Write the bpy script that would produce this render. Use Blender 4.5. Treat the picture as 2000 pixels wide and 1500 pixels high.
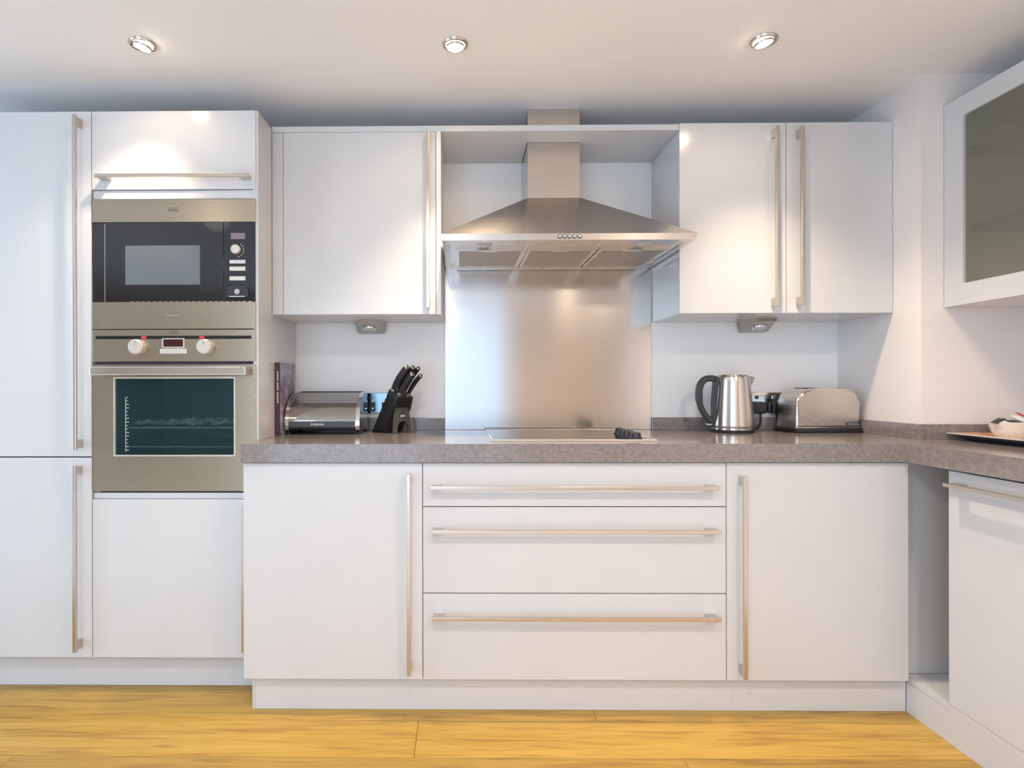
import bpy, bmesh, math, random
from mathutils import Vector, Matrix
random.seed(7)
for o_ in list(bpy.data.objects): bpy.data.objects.remove(o_)
SC = bpy.context.scene
COL = SC.collection

# ------------------------------------------------------------------ camera
cd = bpy.data.cameras.new('camera'); cam = bpy.data.objects.new('camera', cd); COL.objects.link(cam)
cd.sensor_width = 36.0; cd.lens = 1161.47 / 2000 * 36
cd.shift_x = (1000 - 887.07) / 2000; cd.shift_y = (753.62 - 750) / 2000
cd.clip_start = 0.05
Rr = Vector((0.99994007, 0.01079887, -0.00179999)); Rf = Vector((-0.01079979, 0.99994156, -0.0005)); Ru = Vector((0.00179449, 0.00051941, 0.99999826))
cam.matrix_world = Matrix(((Rr.x, Ru.x, -Rf.x, -0.028), (Rr.y, Ru.y, -Rf.y, -2.5839), (Rr.z, Ru.z, -Rf.z, 1.0906), (0, 0, 0, 1)))
SC.camera = cam

# ------------------------------------------------------------------ world, daylight, exposure
w = bpy.data.worlds.new('sky'); SC.world = w; w.use_nodes = True
w.node_tree.nodes['Background'].inputs[0].default_value = (0.55, 0.72, 1.0, 1); w.node_tree.nodes['Background'].inputs[1].default_value = 1.0
SC.view_settings.view_transform = 'Standard'; SC.view_settings.look = 'None'; SC.view_settings.gamma = 1.0
SC.view_settings.use_curve_mapping = False
SC.view_settings.exposure = 0.53
def daylight(name, loc, rot, sx, sy, watts, col):
    l = bpy.data.lights.new(name, 'AREA'); l.shape = 'RECTANGLE'; l.size = sx; l.size_y = sy; l.energy = watts; l.color = col
    o = bpy.data.objects.new(name, l); COL.objects.link(o); o.location = loc; o.rotation_euler = rot
    return o
# area lights added as daylight from two unseen windows (rear wall and left wall)
daylight('daylight_rear', (-1.30, -5.34, 1.12), (math.radians(90), 0, 0), 1.8, 2.0, 25, (0.58, 0.79, 1.0))  # strongest fill, set outside the splashback and oven reflections
daylight('daylight_door', (.14, -5.34, 1.12), (math.radians(90), 0, 0), .86, 2.0, 3.0, (0.50, 0.74, 1.0))
daylight('daylight_left', (-4.14, -2.35, 1.15), (0, math.radians(-90), 0), 1.8, 1.7, 32, (0.50, 0.73, 1.0))
DOWN_W = 50.0
FILL_W = 22.0
SPILL_W = 2.4
DOWN_C = (1.0, 0.80, 0.58)

# ------------------------------------------------------------------ materials
MATS = {}
def base_mat(name):
    m = bpy.data.materials.new(name); m.use_nodes = True; MATS[name] = m
    return m, m.node_tree.nodes, m.node_tree.links, m.node_tree.nodes['Principled BSDF']
def simple(name, col, rough=0.4, metal=0.0, coat=0.0, var=0.03, scale=6.0, spec=0.5, emit=None, estr=0.0):
    m, n, l, b = base_mat(name)
    b.inputs['Roughness'].default_value = rough; b.inputs['Metallic'].default_value = metal
    b.inputs['Coat Weight'].default_value = coat; b.inputs['Coat Roughness'].default_value = 0.04
    b.inputs['Specular IOR Level'].default_value = spec
    tc = n.new('ShaderNodeTexCoord'); nz = n.new('ShaderNodeTexNoise'); nz.inputs['Scale'].default_value = scale; nz.inputs['Detail'].default_value = 3
    l.new(tc.outputs['Object'], nz.inputs['Vector'])
    r = n.new('ShaderNodeValToRGB'); e = r.color_ramp.elements
    e[0].position = .3; e[1].position = .7
    e[0].color = tuple(max(0, c * (1 - var)) for c in col) + (1,); e[1].color = tuple(min(1, c * (1 + var)) for c in col) + (1,)
    l.new(nz.outputs['Fac'], r.inputs['Fac']); l.new(r.outputs['Color'], b.inputs['Base Color'])
    if emit:
        b.inputs['Emission Color'].default_value = emit + (1,); b.inputs['Emission Strength'].default_value = estr
    return m
def brushed(name, col, rough, axis='Z', aniso=0.6, stretch=(1, 1, 60), bump=0.02, tang=None, rot=0.25, var=.08):
    m, n, l, b = base_mat(name)
    b.inputs['Metallic'].default_value = 1.0
    b.inputs['Anisotropic'].default_value = aniso; b.inputs['Anisotropic Rotation'].default_value = rot
    tc = n.new('ShaderNodeTexCoord'); mp = n.new('ShaderNodeMapping'); mp.inputs['Scale'].default_value = stretch
    nz = n.new('ShaderNodeTexNoise'); nz.inputs['Scale'].default_value = 12; nz.inputs['Detail'].default_value = 4
    l.new(tc.outputs['Object'], mp.inputs['Vector']); l.new(mp.outputs['Vector'], nz.inputs['Vector'])
    r = n.new('ShaderNodeValToRGB'); r.color_ramp.elements[0].color = tuple(c * (1 - var) for c in col) + (1,); r.color_ramp.elements[1].color = tuple(min(1, c * (1 + var)) for c in col) + (1,)
    l.new(nz.outputs['Fac'], r.inputs['Fac']); l.new(r.outputs['Color'], b.inputs['Base Color'])
    mr = n.new('ShaderNodeMapRange'); mr.inputs['To Min'].default_value = rough * .8; mr.inputs['To Max'].default_value = rough * 1.2
    l.new(nz.outputs['Fac'], mr.inputs['Value']); l.new(mr.outputs['Result'], b.inputs['Roughness'])
    bp = n.new('ShaderNodeBump'); bp.inputs['Strength'].default_value = bump; bp.inputs['Distance'].default_value = .001
    l.new(nz.outputs['Fac'], bp.inputs['Height']); l.new(bp.outputs['Normal'], b.inputs['Normal'])
    if aniso > 0:
        t = n.new('ShaderNodeTangent'); t.direction_type = 'RADIAL'; t.axis = axis
        l.new(t.outputs['Tangent'], b.inputs['Tangent'])
    return m
def oak():
    m, n, l, b = base_mat('oak')
    tc = n.new('ShaderNodeTexCoord'); mp = n.new('ShaderNodeMapping'); mp.inputs['Scale'].default_value = (1.2, 16, 1)
    oi = n.new('ShaderNodeObjectInfo'); ad = n.new('ShaderNodeVectorMath'); ad.operation = 'MULTIPLY_ADD'
    cb = n.new('ShaderNodeCombineXYZ')
    l.new(oi.outputs['Random'], cb.inputs['X']); l.new(oi.outputs['Random'], cb.inputs['Z'])
    ad.inputs[1].default_value = (31, 7, 13)
    l.new(cb.outputs[0], ad.inputs[0]); l.new(tc.outputs['Object'], ad.inputs[2]); l.new(ad.outputs[0], mp.inputs['Vector'])
    nz = n.new('ShaderNodeTexNoise'); nz.inputs['Scale'].default_value = 2.6; nz.inputs['Detail'].default_value = 7; nz.inputs['Roughness'].default_value = .62; nz.inputs['Distortion'].default_value = .8
    l.new(mp.outputs[0], nz.inputs['Vector'])
    r = n.new('ShaderNodeValToRGB'); e = r.color_ramp.elements
    e[0].position = .25; e[0].color = (.27, .125, .021, 1); e[1].position = .75; e[1].color = (.54, .345, .072, 1)
    k = e.new(.5); k.color = (.46, .275, .047, 1)
    l.new(nz.outputs['Fac'], r.inputs['Fac'])
    hs = n.new('ShaderNodeHueSaturation'); mr = n.new('ShaderNodeMapRange'); mr.inputs['To Min'].default_value = .86; mr.inputs['To Max'].default_value = 1.14
    l.new(oi.outputs['Random'], mr.inputs['Value']); l.new(mr.outputs[0], hs.inputs['Value']); l.new(r.outputs[0], hs.inputs['Color'])
    l.new(hs.outputs[0], b.inputs['Base Color'])
    b.inputs['Roughness'].default_value = .34
    bp = n.new('ShaderNodeBump'); bp.inputs['Strength'].default_value = .06; bp.inputs['Distance'].default_value = .002
    l.new(nz.outputs['Fac'], bp.inputs['Height']); l.new(bp.outputs[0], b.inputs['Normal'])
    return m
def quartz():
    m, n, l, b = base_mat('quartz')
    tc = n.new('ShaderNodeTexCoord'); v = n.new('ShaderNodeTexNoise'); v.inputs['Scale'].default_value = 260; v.inputs['Detail'].default_value = 2
    v2 = n.new('ShaderNodeTexNoise'); v2.inputs['Scale'].default_value = 60; v2.inputs['Detail'].default_value = 4
    l.new(tc.outputs['Object'], v.inputs['Vector']); l.new(tc.outputs['Object'], v2.inputs['Vector'])
    mx = n.new('ShaderNodeMath'); mx.operation = 'MULTIPLY_ADD'; mx.inputs[1].default_value = .55
    l.new(v.outputs['Fac'], mx.inputs[0])
    mu = n.new('ShaderNodeMath'); mu.operation = 'MULTIPLY'; mu.inputs[1].default_value = .45; l.new(v2.outputs['Fac'], mu.inputs[0]); l.new(mu.outputs[0], mx.inputs[2])
    r = n.new('ShaderNodeValToRGB'); e = r.color_ramp.elements
    e[0].position = .36; e[0].color = (.19, .165, .155, 1); e[1].position = .62; e[1].color = (.29, .255, .24, 1)
    l.new(mx.outputs[0], r.inputs['Fac']); l.new(r.outputs[0], b.inputs['Base Color'])
    b.inputs['Roughness'].default_value = .13
    return m
def tinted_glass(name, tint, surf, fac, rough):
    m, n, l, b = base_mat(name)
    b.inputs['Base Color'].default_value = surf + (1,); b.inputs['Roughness'].default_value = rough
    nz = n.new('ShaderNodeTexNoise'); nz.inputs['Scale'].default_value = 3
    mr = n.new('ShaderNodeMapRange'); mr.inputs['To Min'].default_value = fac - .02; mr.inputs['To Max'].default_value = fac + .02
    l.new(nz.outputs['Fac'], mr.inputs['Value'])
    tr = n.new('ShaderNodeBsdfTransparent'); tr.inputs[0].default_value = tint + (1,)
    mx = n.new('ShaderNodeMixShader'); l.new(mr.outputs[0], mx.inputs[0]); l.new(tr.outputs[0], mx.inputs[1]); l.new(b.outputs[0], mx.inputs[2])
    l.new(mx.outputs[0], n['Material Output'].inputs['Surface'])
    return m
simple('white_gloss', (.635, .635, .64), .18, coat=.1, var=.01, spec=.4)
simple('white_carcass', (.78, .77, .765), .35, var=.01)
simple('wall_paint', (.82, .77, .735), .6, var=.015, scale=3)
simple('back_paint_lifted', (.92, .915, .91), .5, var=.01, scale=3)  # lighter copy of the wall paint, offsets the shade under the wall cabinets
simple('ceiling_paint', (.93, .91, .90), .8, var=.015, scale=3)
simple('rear_paint', (.70, .58, .47), .7, var=.02)
simple('plinth_white', (.64, .64, .65), .25, var=.01)
simple('bounce_carpet', (.74, .70, .65), .9, var=.06, scale=300)
oak(); quartz()
brushed('steel_brushed', (.60, .56, .51), .27, 'Z', .55, (60, 60, 1.5), .03)
brushed('steel_facia', (.42, .355, .27), .26, 'Z', .5, (2, 2, 90), .012, var=.04)
brushed('steel_splash', (.66, .61, .57), .17, 'Z', .7, (1.5, 1.5, 40), .03, var=.05)
brushed('steel_hood', (.62, .57, .52), .26, 'Z', .5, (2, 2, 60), .02)
brushed('nickel', (.62, .56, .50), .24, aniso=0, bump=.0)
brushed('chrome', (.80, .80, .80), .06, aniso=0, bump=0, var=.02)
brushed('steel_polished', (.72, .69, .65), .10, aniso=0, bump=.0, var=.03)
brushed('kettle_steel', (.66, .61, .56), .2, 'Z', .7, (1, 1, 60), .01)
brushed('socket_teal_reflection', (.16, .22, .26), .14, aniso=0, bump=0)  # dark teal room reflection put into the chrome plate's colour
brushed('socket_steel', (.42, .42, .42), .16, aniso=0, bump=0)
brushed('toaster_steel', (.66, .60, .54), .27, 'Z', .4, (1, 1, 60), .008, var=.025)
brushed('lamp_steel', (.42, .39, .35), .3, aniso=0, bump=0)
simple('filter_mesh', (.42, .37, .32), .45, metal=.7, var=.1, scale=120)
simple('black_plastic', (.018, .018, .02), .35, var=.1)
simple('dark_grey_plastic', (.045, .045, .05), .4, var=.1)
simple('stand_grey', (.075, .072, .062), .45, var=.1)
simple('black_glass', (.012, .012, .014), .05, var=.05, spec=.6)
simple('hob_glass', (.012, .011, .011), .04, var=.05, spec=.8)
simple('mw_window', (.12, .14, .155), .12, var=.05)
simple('display_mauve', (.22, .17, .20), .25)
simple('display_red', (.045, .008, .014), .15)
simple('lamp_red', (.6, .04, .05), .3, emit=(1, .06, .08), estr=.12)
simple('ivory_metal', (.66, .62, .56), .25, metal=.35, var=.02)
simple('white_print', (.75, .76, .76), .5)
simple('grey_print', (.30, .30, .30), .5)
simple('dark_print', (.06, .055, .05), .5)
simple('gap_black', (.02, .02, .022), .5)
simple('oven_enamel', (.13, .19, .20), .3)
simple('rubber', (.02, .02, .02), .6)
simple('book_spine', (.085, .022, .045), .4, var=.1)
simple('book_pages', (.72, .68, .6), .8)
simple('ceramic', (.82, .78, .70), .2, var=.01)
simple('tray_grey', (.11, .11, .13), .35)
simple('tray_rim', (.62, .58, .56), .35)
simple('tray_wood', (.50, .27, .14), .45, var=.15, scale=30)
simple('sachet_dark', (.035, .03, .035), .4, var=.3, scale=80)
simple('sachet_red', (.42, .03, .05), .35)
simple('foil', (.85, .85, .85), .3, metal=.3, var=.1, scale=60)
simple('red_fabric', (.20, .012, .03), .7)
simple('white_frame', (.75, .75, .75), .4)
simple('bulb', (1, .95, .85), .4, emit=(1, .90, .72), estr=28.0)
simple('lens_off', (.62, .60, .56), .2, var=.05)
tinted_glass('oven_glass', (.85, .95, .96), (.02, .055, .062), .32, .03)  # teal surface colour stands in for the cool room reflection
tinted_glass('frosted_glass', (.85, .86, .78), (.33, .32, .265), .40, .08)
tinted_glass('shelf_glass', (.20, .26, .22), (.02, .03, .025), .85, .08)
def cover_mat():
    m, n, l, b = base_mat('book_cover')
    tc = n.new('ShaderNodeTexCoord'); nz = n.new('ShaderNodeTexNoise'); nz.inputs['Scale'].default_value = 14; nz.inputs['Detail'].default_value = 3
    l.new(tc.outputs['Object'], nz.inputs['Vector'])
    r = n.new('ShaderNodeValToRGB'); e = r.color_ramp.elements
    e[0].position = .34; e[0].color = (.07, .03, .06, 1); e[1].position = .66; e[1].color = (.42, .38, .50, 1)
    a = e.new(.46); a.color = (.20, .13, .19, 1); a = e.new(.55); a.color = (.20, .24, .26, 1)
    l.new(nz.outputs['Fac'], r.inputs['Fac']); l.new(r.outputs[0], b.inputs['Base Color']); b.inputs['Roughness'].default_value = .3
cover_mat()

# ------------------------------------------------------------------ helpers
def wloc(o):
    v = Vector((0, 0, 0))
    while o is not None: v += o.location; o = o.parent
    return v
def tag(o, label=None, cat=None, group=None, kind=None):
    if label: o['label'] = label
    if cat: o['category'] = cat
    if group: o['group'] = group
    if kind: o['kind'] = kind
    return o
def thing(name, loc, label, cat, group=None):
    o = bpy.data.objects.new(name, None); COL.objects.link(o); o.location = loc; o.empty_display_size = .05
    return tag(o, label, cat, group)
def obj(name, bm, mat, parent=None, smooth=False, label=None):
    if parent is not None: bmesh.ops.translate(bm, verts=bm.verts, vec=-wloc(parent))
    bmesh.ops.recalc_face_normals(bm, faces=bm.faces)
    me = bpy.data.meshes.new(name); bm.to_mesh(me); bm.free()
    me.materials.append(MATS[mat])
    if smooth:
        for p in me.polygons: p.use_smooth = True
    o = bpy.data.objects.new(name, me); COL.objects.link(o)
    if smooth and smooth != 'all':
        try: me.set_sharp_from_angle(angle=math.radians(38))
        except Exception: pass
    if parent is not None: o.parent = parent
    if label: o['label'] = label
    return o
def bx(bm, x0, x1, y0, y1, z0, z1, bev=0.0):
    c = Matrix.Translation(((x0 + x1) / 2, (y0 + y1) / 2, (z0 + z1) / 2)) @ Matrix.Diagonal((x1 - x0, y1 - y0, z1 - z0, 1))
    r = bmesh.ops.create_cube(bm, size=1, matrix=c)
    if bev > 0:
        es = list({e for v in r['verts'] for e in v.link_edges})
        bmesh.ops.bevel(bm, geom=es, offset=bev, segments=2, affect='EDGES', profile=.6)
    return bm
def NB(): return bmesh.new()
def box(name, x0, x1, y0, y1, z0, z1, mat, parent=None, bev=0.0, label=None):
    return obj(name, bx(NB(), x0, x1, y0, y1, z0, z1, bev), mat, parent, label=label)
def prism(bm, poly, axis, a, b):
    """poly: list of 2D points; axis 'z': (x,y) extruded z a..b; 'y': (x,z); 'x': (y,z)"""
    def P(p, t): return {'z': (p[0], p[1], t), 'y': (p[0], t, p[1]), 'x': (t, p[0], p[1])}[axis]
    v0 = [bm.verts.new(P(p, a)) for p in poly]; v1 = [bm.verts.new(P(p, b)) for p in poly]
    bm.faces.new(v0); bm.faces.new(v1[::-1]); n = len(poly)
    for i in range(n): bm.faces.new((v0[i], v0[(i + 1) % n], v1[(i + 1) % n], v1[i]))
    return bm
def lathe(bm, prof, c, seg=40, M=None):
    rings = []
    for r, z in prof:
        if r < 1e-6: rings.append([bm.verts.new((c[0], c[1], c[2] + z))])
        else: rings.append([bm.verts.new((c[0] + r * math.cos(2 * math.pi * i / seg), c[1] + r * math.sin(2 * math.pi * i / seg), c[2] + z)) for i in range(seg)])
    for A, B in zip(rings, rings[1:]):
        for i in range(seg):
            j = (i + 1) % seg
            if len(A) == 1 and len(B) == 1: continue
            if len(A) == 1: bm.faces.new((A[0], B[i], B[j]))
            elif len(B) == 1: bm.faces.new((A[i], A[j], B[0]))
            else: bm.faces.new((A[i], A[j], B[j], B[i]))
    if M is not None: bmesh.ops.transform(bm, matrix=M, verts=[v for R in rings for v in R])
    return bm
def cyl_y(bm, x, z, y0, y1, r, seg=28, bev=.15):
    """cylinder along y, rounded at its front (y0)"""
    k = min(r * bev, abs(y1 - y0) * .4)
    prof = [(0, 0), (r - k, 0), (r, k), (r, abs(y1 - y0)), (0, abs(y1 - y0))]
    M = Matrix.Translation((x, y0, z)) @ Matrix.Rotation(math.radians(-90), 4, 'X')
    return lathe(bm, prof, (0, 0, 0), seg, M)
def tube(bm, pts, r, seg=8):
    pts = [Vector(p) for p in pts]; rings = []
    for i, p in enumerate(pts):
        t = (pts[min(i + 1, len(pts) - 1)] - pts[max(i - 1, 0)]).normalized()
        u = t.cross(Vector((0, 0, 1)));
        if u.length < .05: u = t.cross(Vector((0, 1, 0)))
        u.normalize(); v = t.cross(u)
        rr = r[i] if isinstance(r, (list, tuple)) else r
        rings.append([bm.verts.new(p + rr * (math.cos(2 * math.pi * k / seg) * u + math.sin(2 * math.pi * k / seg) * v)) for k in range(seg)])
    for A, B in zip(rings, rings[1:]):
        for k in range(seg): bm.faces.new((A[k], A[(k + 1) % seg], B[(k + 1) % seg], B[k]))
    bm.faces.new(rings[0][::-1]); bm.faces.new(rings[-1])
    return bm
def spline(ctrl, n=8):
    c = [Vector(p) for p in ctrl]; c = [2 * c[0] - c[1]] + c + [2 * c[-1] - c[-2]]; out = []
    for i in range(1, len(c) - 2):
        for k in range(n):
            t = k / n; p0, p1, p2, p3 = c[i - 1:i + 3]
            out.append(.5 * ((2 * p1) + (-p0 + p2) * t + (2 * p0 - 5 * p1 + 4 * p2 - p3) * t * t + (-p0 + 3 * p1 - 3 * p2 + p3) * t ** 3))
    out.append(c[-2]); return out
def text(name, s, size, loc, mat, parent, extr=.0004, M=None):
    cu = bpy.data.curves.new(name, 'FONT'); cu.body = s; cu.size = size; cu.align_x = 'CENTER'; cu.align_y = 'CENTER'; cu.extrude = extr
    t = bpy.data.objects.new(name, cu); COL.objects.link(t)
    bpy.context.view_layer.update()
    me = bpy.data.meshes.new_from_object(t.evaluated_get(bpy.context.evaluated_depsgraph_get()))
    bpy.data.objects.remove(t); bm = NB(); bm.from_mesh(me); bpy.data.meshes.remove(me)
    bmesh.ops.transform(bm, matrix=Matrix.Translation(loc) @ (M if M is not None else Matrix.Rotation(math.radians(90), 4, 'X')), verts=bm.verts)
    return obj(name, bm, mat, parent)
def handle_v(door, x, z0, z1, yf, side=0.0):
    """vertical bar handle in front of a face at y=yf"""
    bm = bx(NB(), x - .006, x + .006, yf - .042, yf - .030, z0, z1, .0012)
    for zz in (z0 + .004, z1 - .034): bx(bm, x - .0055, x + .0055, yf - .031, yf + .0002, zz, zz + .030, .0008)
    return obj('handle', bm, 'nickel', door, label='brushed nickel bar handle')
def handle_h(door, x0, x1, z, yf, zoff=0.0):
    bm = bx(NB(), x0, x1, yf - .042, yf - .030, z - .006, z + .006, .0012)
    for xx in (x0 + .004, x1 - .038): bx(bm, xx, xx + .034, yf - .031, yf + .0002, z - .0055, z + .0055, .0008)
    return obj('handle', bm, 'nickel', door, label='brushed nickel bar handle')

# ------------------------------------------------------------------ setting
CEIL = 2.187
XL, XR, YR = -4.2, 2.03, -5.4
def struct(name, bm, mat, parent=None):
    o = obj(name, bm, mat, parent)
    if parent is None: o['kind'] = 'structure'
    return o
CE = struct('ceiling', bx(NB(), XL - .1, XR + .1, YR - .1, .1, CEIL, CEIL + .12), 'ceiling_paint')
struct('wall_back', bx(NB(), XL - .1, XR + .1, 0, .1, -.05, CEIL), 'back_paint_lifted')
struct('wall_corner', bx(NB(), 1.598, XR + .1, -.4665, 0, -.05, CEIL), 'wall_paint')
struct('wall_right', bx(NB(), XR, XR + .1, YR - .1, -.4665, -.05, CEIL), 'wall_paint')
def holed(name, axis, p0, p1, a0, a1, h0, h1, z0, z1, mat):
    bm = NB()
    for (u0, u1, s0, s1) in ((a0, h0, -.05, CEIL), (h1, a1, -.05, CEIL), (h0, h1, -.05, z0), (h0, h1, z1, CEIL)):
        if axis == 'y': bx(bm, u0, u1, p0, p1, s0, s1)
        else: bx(bm, p0, p1, u0, u1, s0, s1)
    return struct(name, bm, mat)
holed('wall_rear', 'y', YR - .1, YR, XL - .1, XR, -2.22, .58, .08, 2.14, 'rear_paint')
holed('wall_left', 'x', XL - .1, XL, YR, 0, -3.25, -1.45, .2, 2.1, 'wall_paint')
def window(name, axis, p, a0, a1, z0, z1, nb):
    bm = NB(); f = .05
    def B(u0, u1, s0, s1):
        if axis == 'y': bx(bm, u0, u1, p - .03, p + .03, s0, s1)
        else: bx(bm, p - .03, p + .03, u0, u1, s0, s1)
    B(a0, a1, z0, z0 + f); B(a0, a1, z1 - f, z1)
    for k in range(nb + 1):
        u = a0 + (a1 - a0 - f) * k / nb; B(u, u + f, z0 + f, z1 - f)
    o = struct(name, bm, 'white_frame')
    return o
window('window_1', 'y', YR - .05, -2.22, .58, .08, 2.14, 3)  # unseen windows, put in for the daylight and the steel reflections
window('window_2', 'x', XL - .05, -3.25, -1.45, .2, 2.1, 2)
# floor: sub-floor with a child for every oak board
fl = struct('floor', bx(NB(), XL, XR, -1.601, 0, -.05, -.014), 'gap_black')
struct('floor_rear', bx(NB(), XL, XR, YR, -1.602, -.05, -.001), 'bounce_carpet')  # unseen pale floor, added to bounce neutral light up to the ceiling
PW = .19; y = -.841 + PW * 5
row = 0
while y > -1.6:
    y0, y1 = max(y - PW, -1.601), min(y, 0)
    k = round((-.841 - y) / PW)
    if y1 - y0 > .01:
        joints = {-1: [-2.0, -.167, 1.95], 0: [-1.35, .62]}.get(k)
        if joints is None:
            s = XL + random.uniform(.4, 1.6); joints = []
            while s < XR - .3: joints.append(s); s += random.uniform(1.5, 2.1)
        xs = [XL] + [j for j in joints if XL < j < XR] + [XR]
        for a, b in zip(xs, xs[1:]):
            bm = bx(NB(), a + .0006, b - .0006, y0 + .0006, y1 - .0006, -.0135, -.0003 * (row % 3 == 1), .0008)
            obj('plank', bm, 'oak', fl)
            row += 1
    y -= PW

# ------------------------------------------------------------------ tall cabinets
YT = -.4835; DT = .019; TZ = 2.0672
t = thing('tall_cabinet', (-1.64, -.25, 0), 'tall white gloss cabinet with two stacked doors at left edge', 'cabinet')
bm = NB()
for q in ((-1.9385, -1.9205, YT + DT + .001, -.001, .12, TZ), (-1.3575, -1.3395, YT + DT + .001, -.001, .12, TZ), (-1.9205, -1.3575, YT + DT + .001, -.001, .12, .138), (-1.9205, -1.3575, YT + DT + .001, -.001, TZ - .018, TZ), (-1.9205, -1.3575, -.012, -.001, .138, TZ - .018)): bx(bm, *q)
obj('carcass', bm, 'white_carcass', t)
d = box('door', -1.9385, -1.3403, YT, YT + DT, .8407, TZ, 'white_gloss', t, .0012); handle_v(d, -1.376, .868, 2.040, YT)
d = box('door', -1.9385, -1.3403, YT, YT + DT, .1265, .8367, 'white_gloss', t, .0012); handle_v(d, -1.378, .161, .813, YT)
t = thing('oven_tower', (-1.04, -.25, 0), 'tall white cabinet housing the microwave and the oven', 'cabinet')
bm = NB(); Yc = YT + DT + .001
for q in ((-1.3375, -1.3195, Yc, -.001, .12, TZ), (-.7634, -.7454, Yc - .0165, -.001, .12, TZ), (-1.3195, -.7634, Yc, -.001, .12, .138), (-1.3195, -.7634, Yc, -.001, TZ - .018, TZ), (-1.3195, -.7634, -.012, -.001, .138, TZ - .018),
          (-1.3195, -.7634, Yc, -.02, .688, .706), (-1.3195, -.7634, Yc, -.02, 1.757, 1.775)): bx(bm, *q)
obj('carcass', bm, 'white_gloss', t)
d = box('flap_door', -1.3375, -.7535, YT, YT + DT - .002, 1.789, TZ, 'white_gloss', t, .0012); handle_h(d, -1.305, -.766, 1.826, YT)
box('filler_strip', -1.3365, -.7635, YT + .006, Yc, 1.7565, 1.787, 'white_gloss', t, .001)
d = box('door', -1.3375, -.7535, YT, YT + DT - .002, .1265, .6885, 'white_gloss', t, .0012); handle_v(d, -.7865, .163, .665, YT)
box('filler_strip', -1.3365, -.7635, YT + .008, Yc, .6895, .7105, 'white_gloss', t, .001)

# microwave
X0, X1 = -1.3365, -.7535
m = thing('microwave', (-1.045, -.25, 1.30), 'built-in microwave with black glass front above the oven', 'microwave')
box('body', -1.31, -.775, Yc + .002, -.10, 1.30, 1.74, 'dark_grey_plastic', m)
f = box('top_panel', X0, X1, YT - .001, Yc, 1.6725, 1.7537, 'steel_facia', m, .001)
text('logo', 'AEG', .020, (-1.046, YT - .0013, 1.7155), 'dark_print', f)
box('bottom_panel', X0, X1, YT - .001, Yc, 1.2935, 1.389, 'steel_facia', m, .001)
bm = NB()
for k in range(10): bx(bm, -1.072 + k * .0052, -1.0685 + k * .0052, YT - .0016, YT - .0009, 1.3395, 1.3435)
obj('lettering', bm, 'grey_print', m)
box('hinge_panel', X0, -1.2925, YT + .001, Yc, 1.3895, 1.672, 'black_glass', m, .001)
d = box('door', -1.2905, -.8685, YT, Yc, 1.3895, 1.672, 'black_glass', m, .001)
box('window', -1.218, -.9513, YT - .0012, YT - .0002, 1.4502, 1.5894, 'mw_window', d, .0004)
box('edge_trim', -1.2922, -1.2907, YT - .0008, Yc, 1.39, 1.668, 'grey_print', d)
cp = box('control_panel', -.867, -.7550, YT, Yc, 1.3895, 1.672, 'black_glass', m, .001)
box('display', -.8415, -.7905, YT - .0012, YT - .0002, 1.6111, 1.6331, 'display_mauve', cp)
obj('knob', cyl_y(NB(), -.8215, 1.5732, YT - .016, YT + .0005, .0165), 'ivory_metal', cp, True)
for (za, zb) in ((1.524, 1.5369), (1.4986, 1.5133), (1.4641, 1.4788)):
    box('button', -.8454, -.789, YT - .004, YT + .0005, za, zb, 'ivory_metal', cp, .001)
bm = NB()
for a in range(7):
    an = math.radians(-70 + a * 20); bx(bm, -.8215 + .025 * math.cos(an) - .0016, -.8215 + .025 * math.cos(an) + .0016, YT - .0008, YT, 1.5732 + .025 * math.sin(an) - .0016, 1.5732 + .025 * math.sin(an) + .0016)
obj('scale_marks', bm, 'white_print', cp)
bm = NB(); prism(bm, [(-.860, 1.405), (-.776, 1.405), (-.782, 1.441), (-.80, 1.446), (-.836, 1.446), (-.854, 1.441)], 'y', YT - .006, YT + .0005)
k = obj('latch_button', bm, 'black_plastic', cp)
obj('latch_ring', cyl_y(NB(), -.818, 1.424, YT - .009, YT - .005, .010), 'chrome', k, True)
box('latch_edge', -.846, -.790, YT - .0075, YT - .0055, 1.4055, 1.4085, 'ivory_metal', k)
bm = NB()
for k_ in range(22): bx(bm, -1.20 + k_ * .0200, -1.188 + k_ * .0200, YT - .0012, YT + .004, 1.3875, 1.3915)
obj('vent_slots', bm, 'steel_facia', m)

# oven
o = thing('oven', (-1.045, -.25, .715), 'built-in stainless steel oven with dark glass window below the microwave', 'oven')
p = box('control_panel', X0, X1, YT - .001, Yc, 1.1775, 1.2905, 'steel_facia', o, .0012)
box('light_strip', -1.3247, -.7693, YT - .0016, YT - .0008, 1.2575, 1.2690, 'black_glass', p)
text('logo', 'AEG', .016, (-1.046, YT - .0013, 1.2795), 'dark_print', p)
for xx in (-1.152, -.945): box('indicator', xx - .009, xx + .009, YT - .0022, YT - .0014, 1.2590, 1.2675, 'lamp_red', p)
bm = NB()
for q in ((-1.0860, -1.0815, 1.2265, 1.2600), (-1.0110, -1.0065, 1.2265, 1.2600), (-1.0815, -1.0110, 1.2265, 1.2300), (-1.0815, -1.0110, 1.2565, 1.2600)): bx(bm, q[0], q[1], YT - .004, YT - .0005, q[2], q[3])
s = obj('display_frame', bm, 'ivory_metal', p)
box('display', -1.0815, -1.0110, YT - .003, YT - .0008, 1.23, 1.2565, 'display_red', s)
box('button_bar', -1.0924, -.9974, YT - .006, YT - .0005, 1.205, 1.2234, 'ivory_metal', p, .0015)
for xx in (-1.1692, -.9280):
    k = obj('knob', cyl_y(NB(), xx, 1.2290, YT - .030, YT - .0005, .0265, 36), 'ivory_metal', p, True)
    box('pointer', xx - .0012, xx + .0012, YT - .0308, YT - .0298, 1.236, 1.252, 'grey_print', k)
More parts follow.
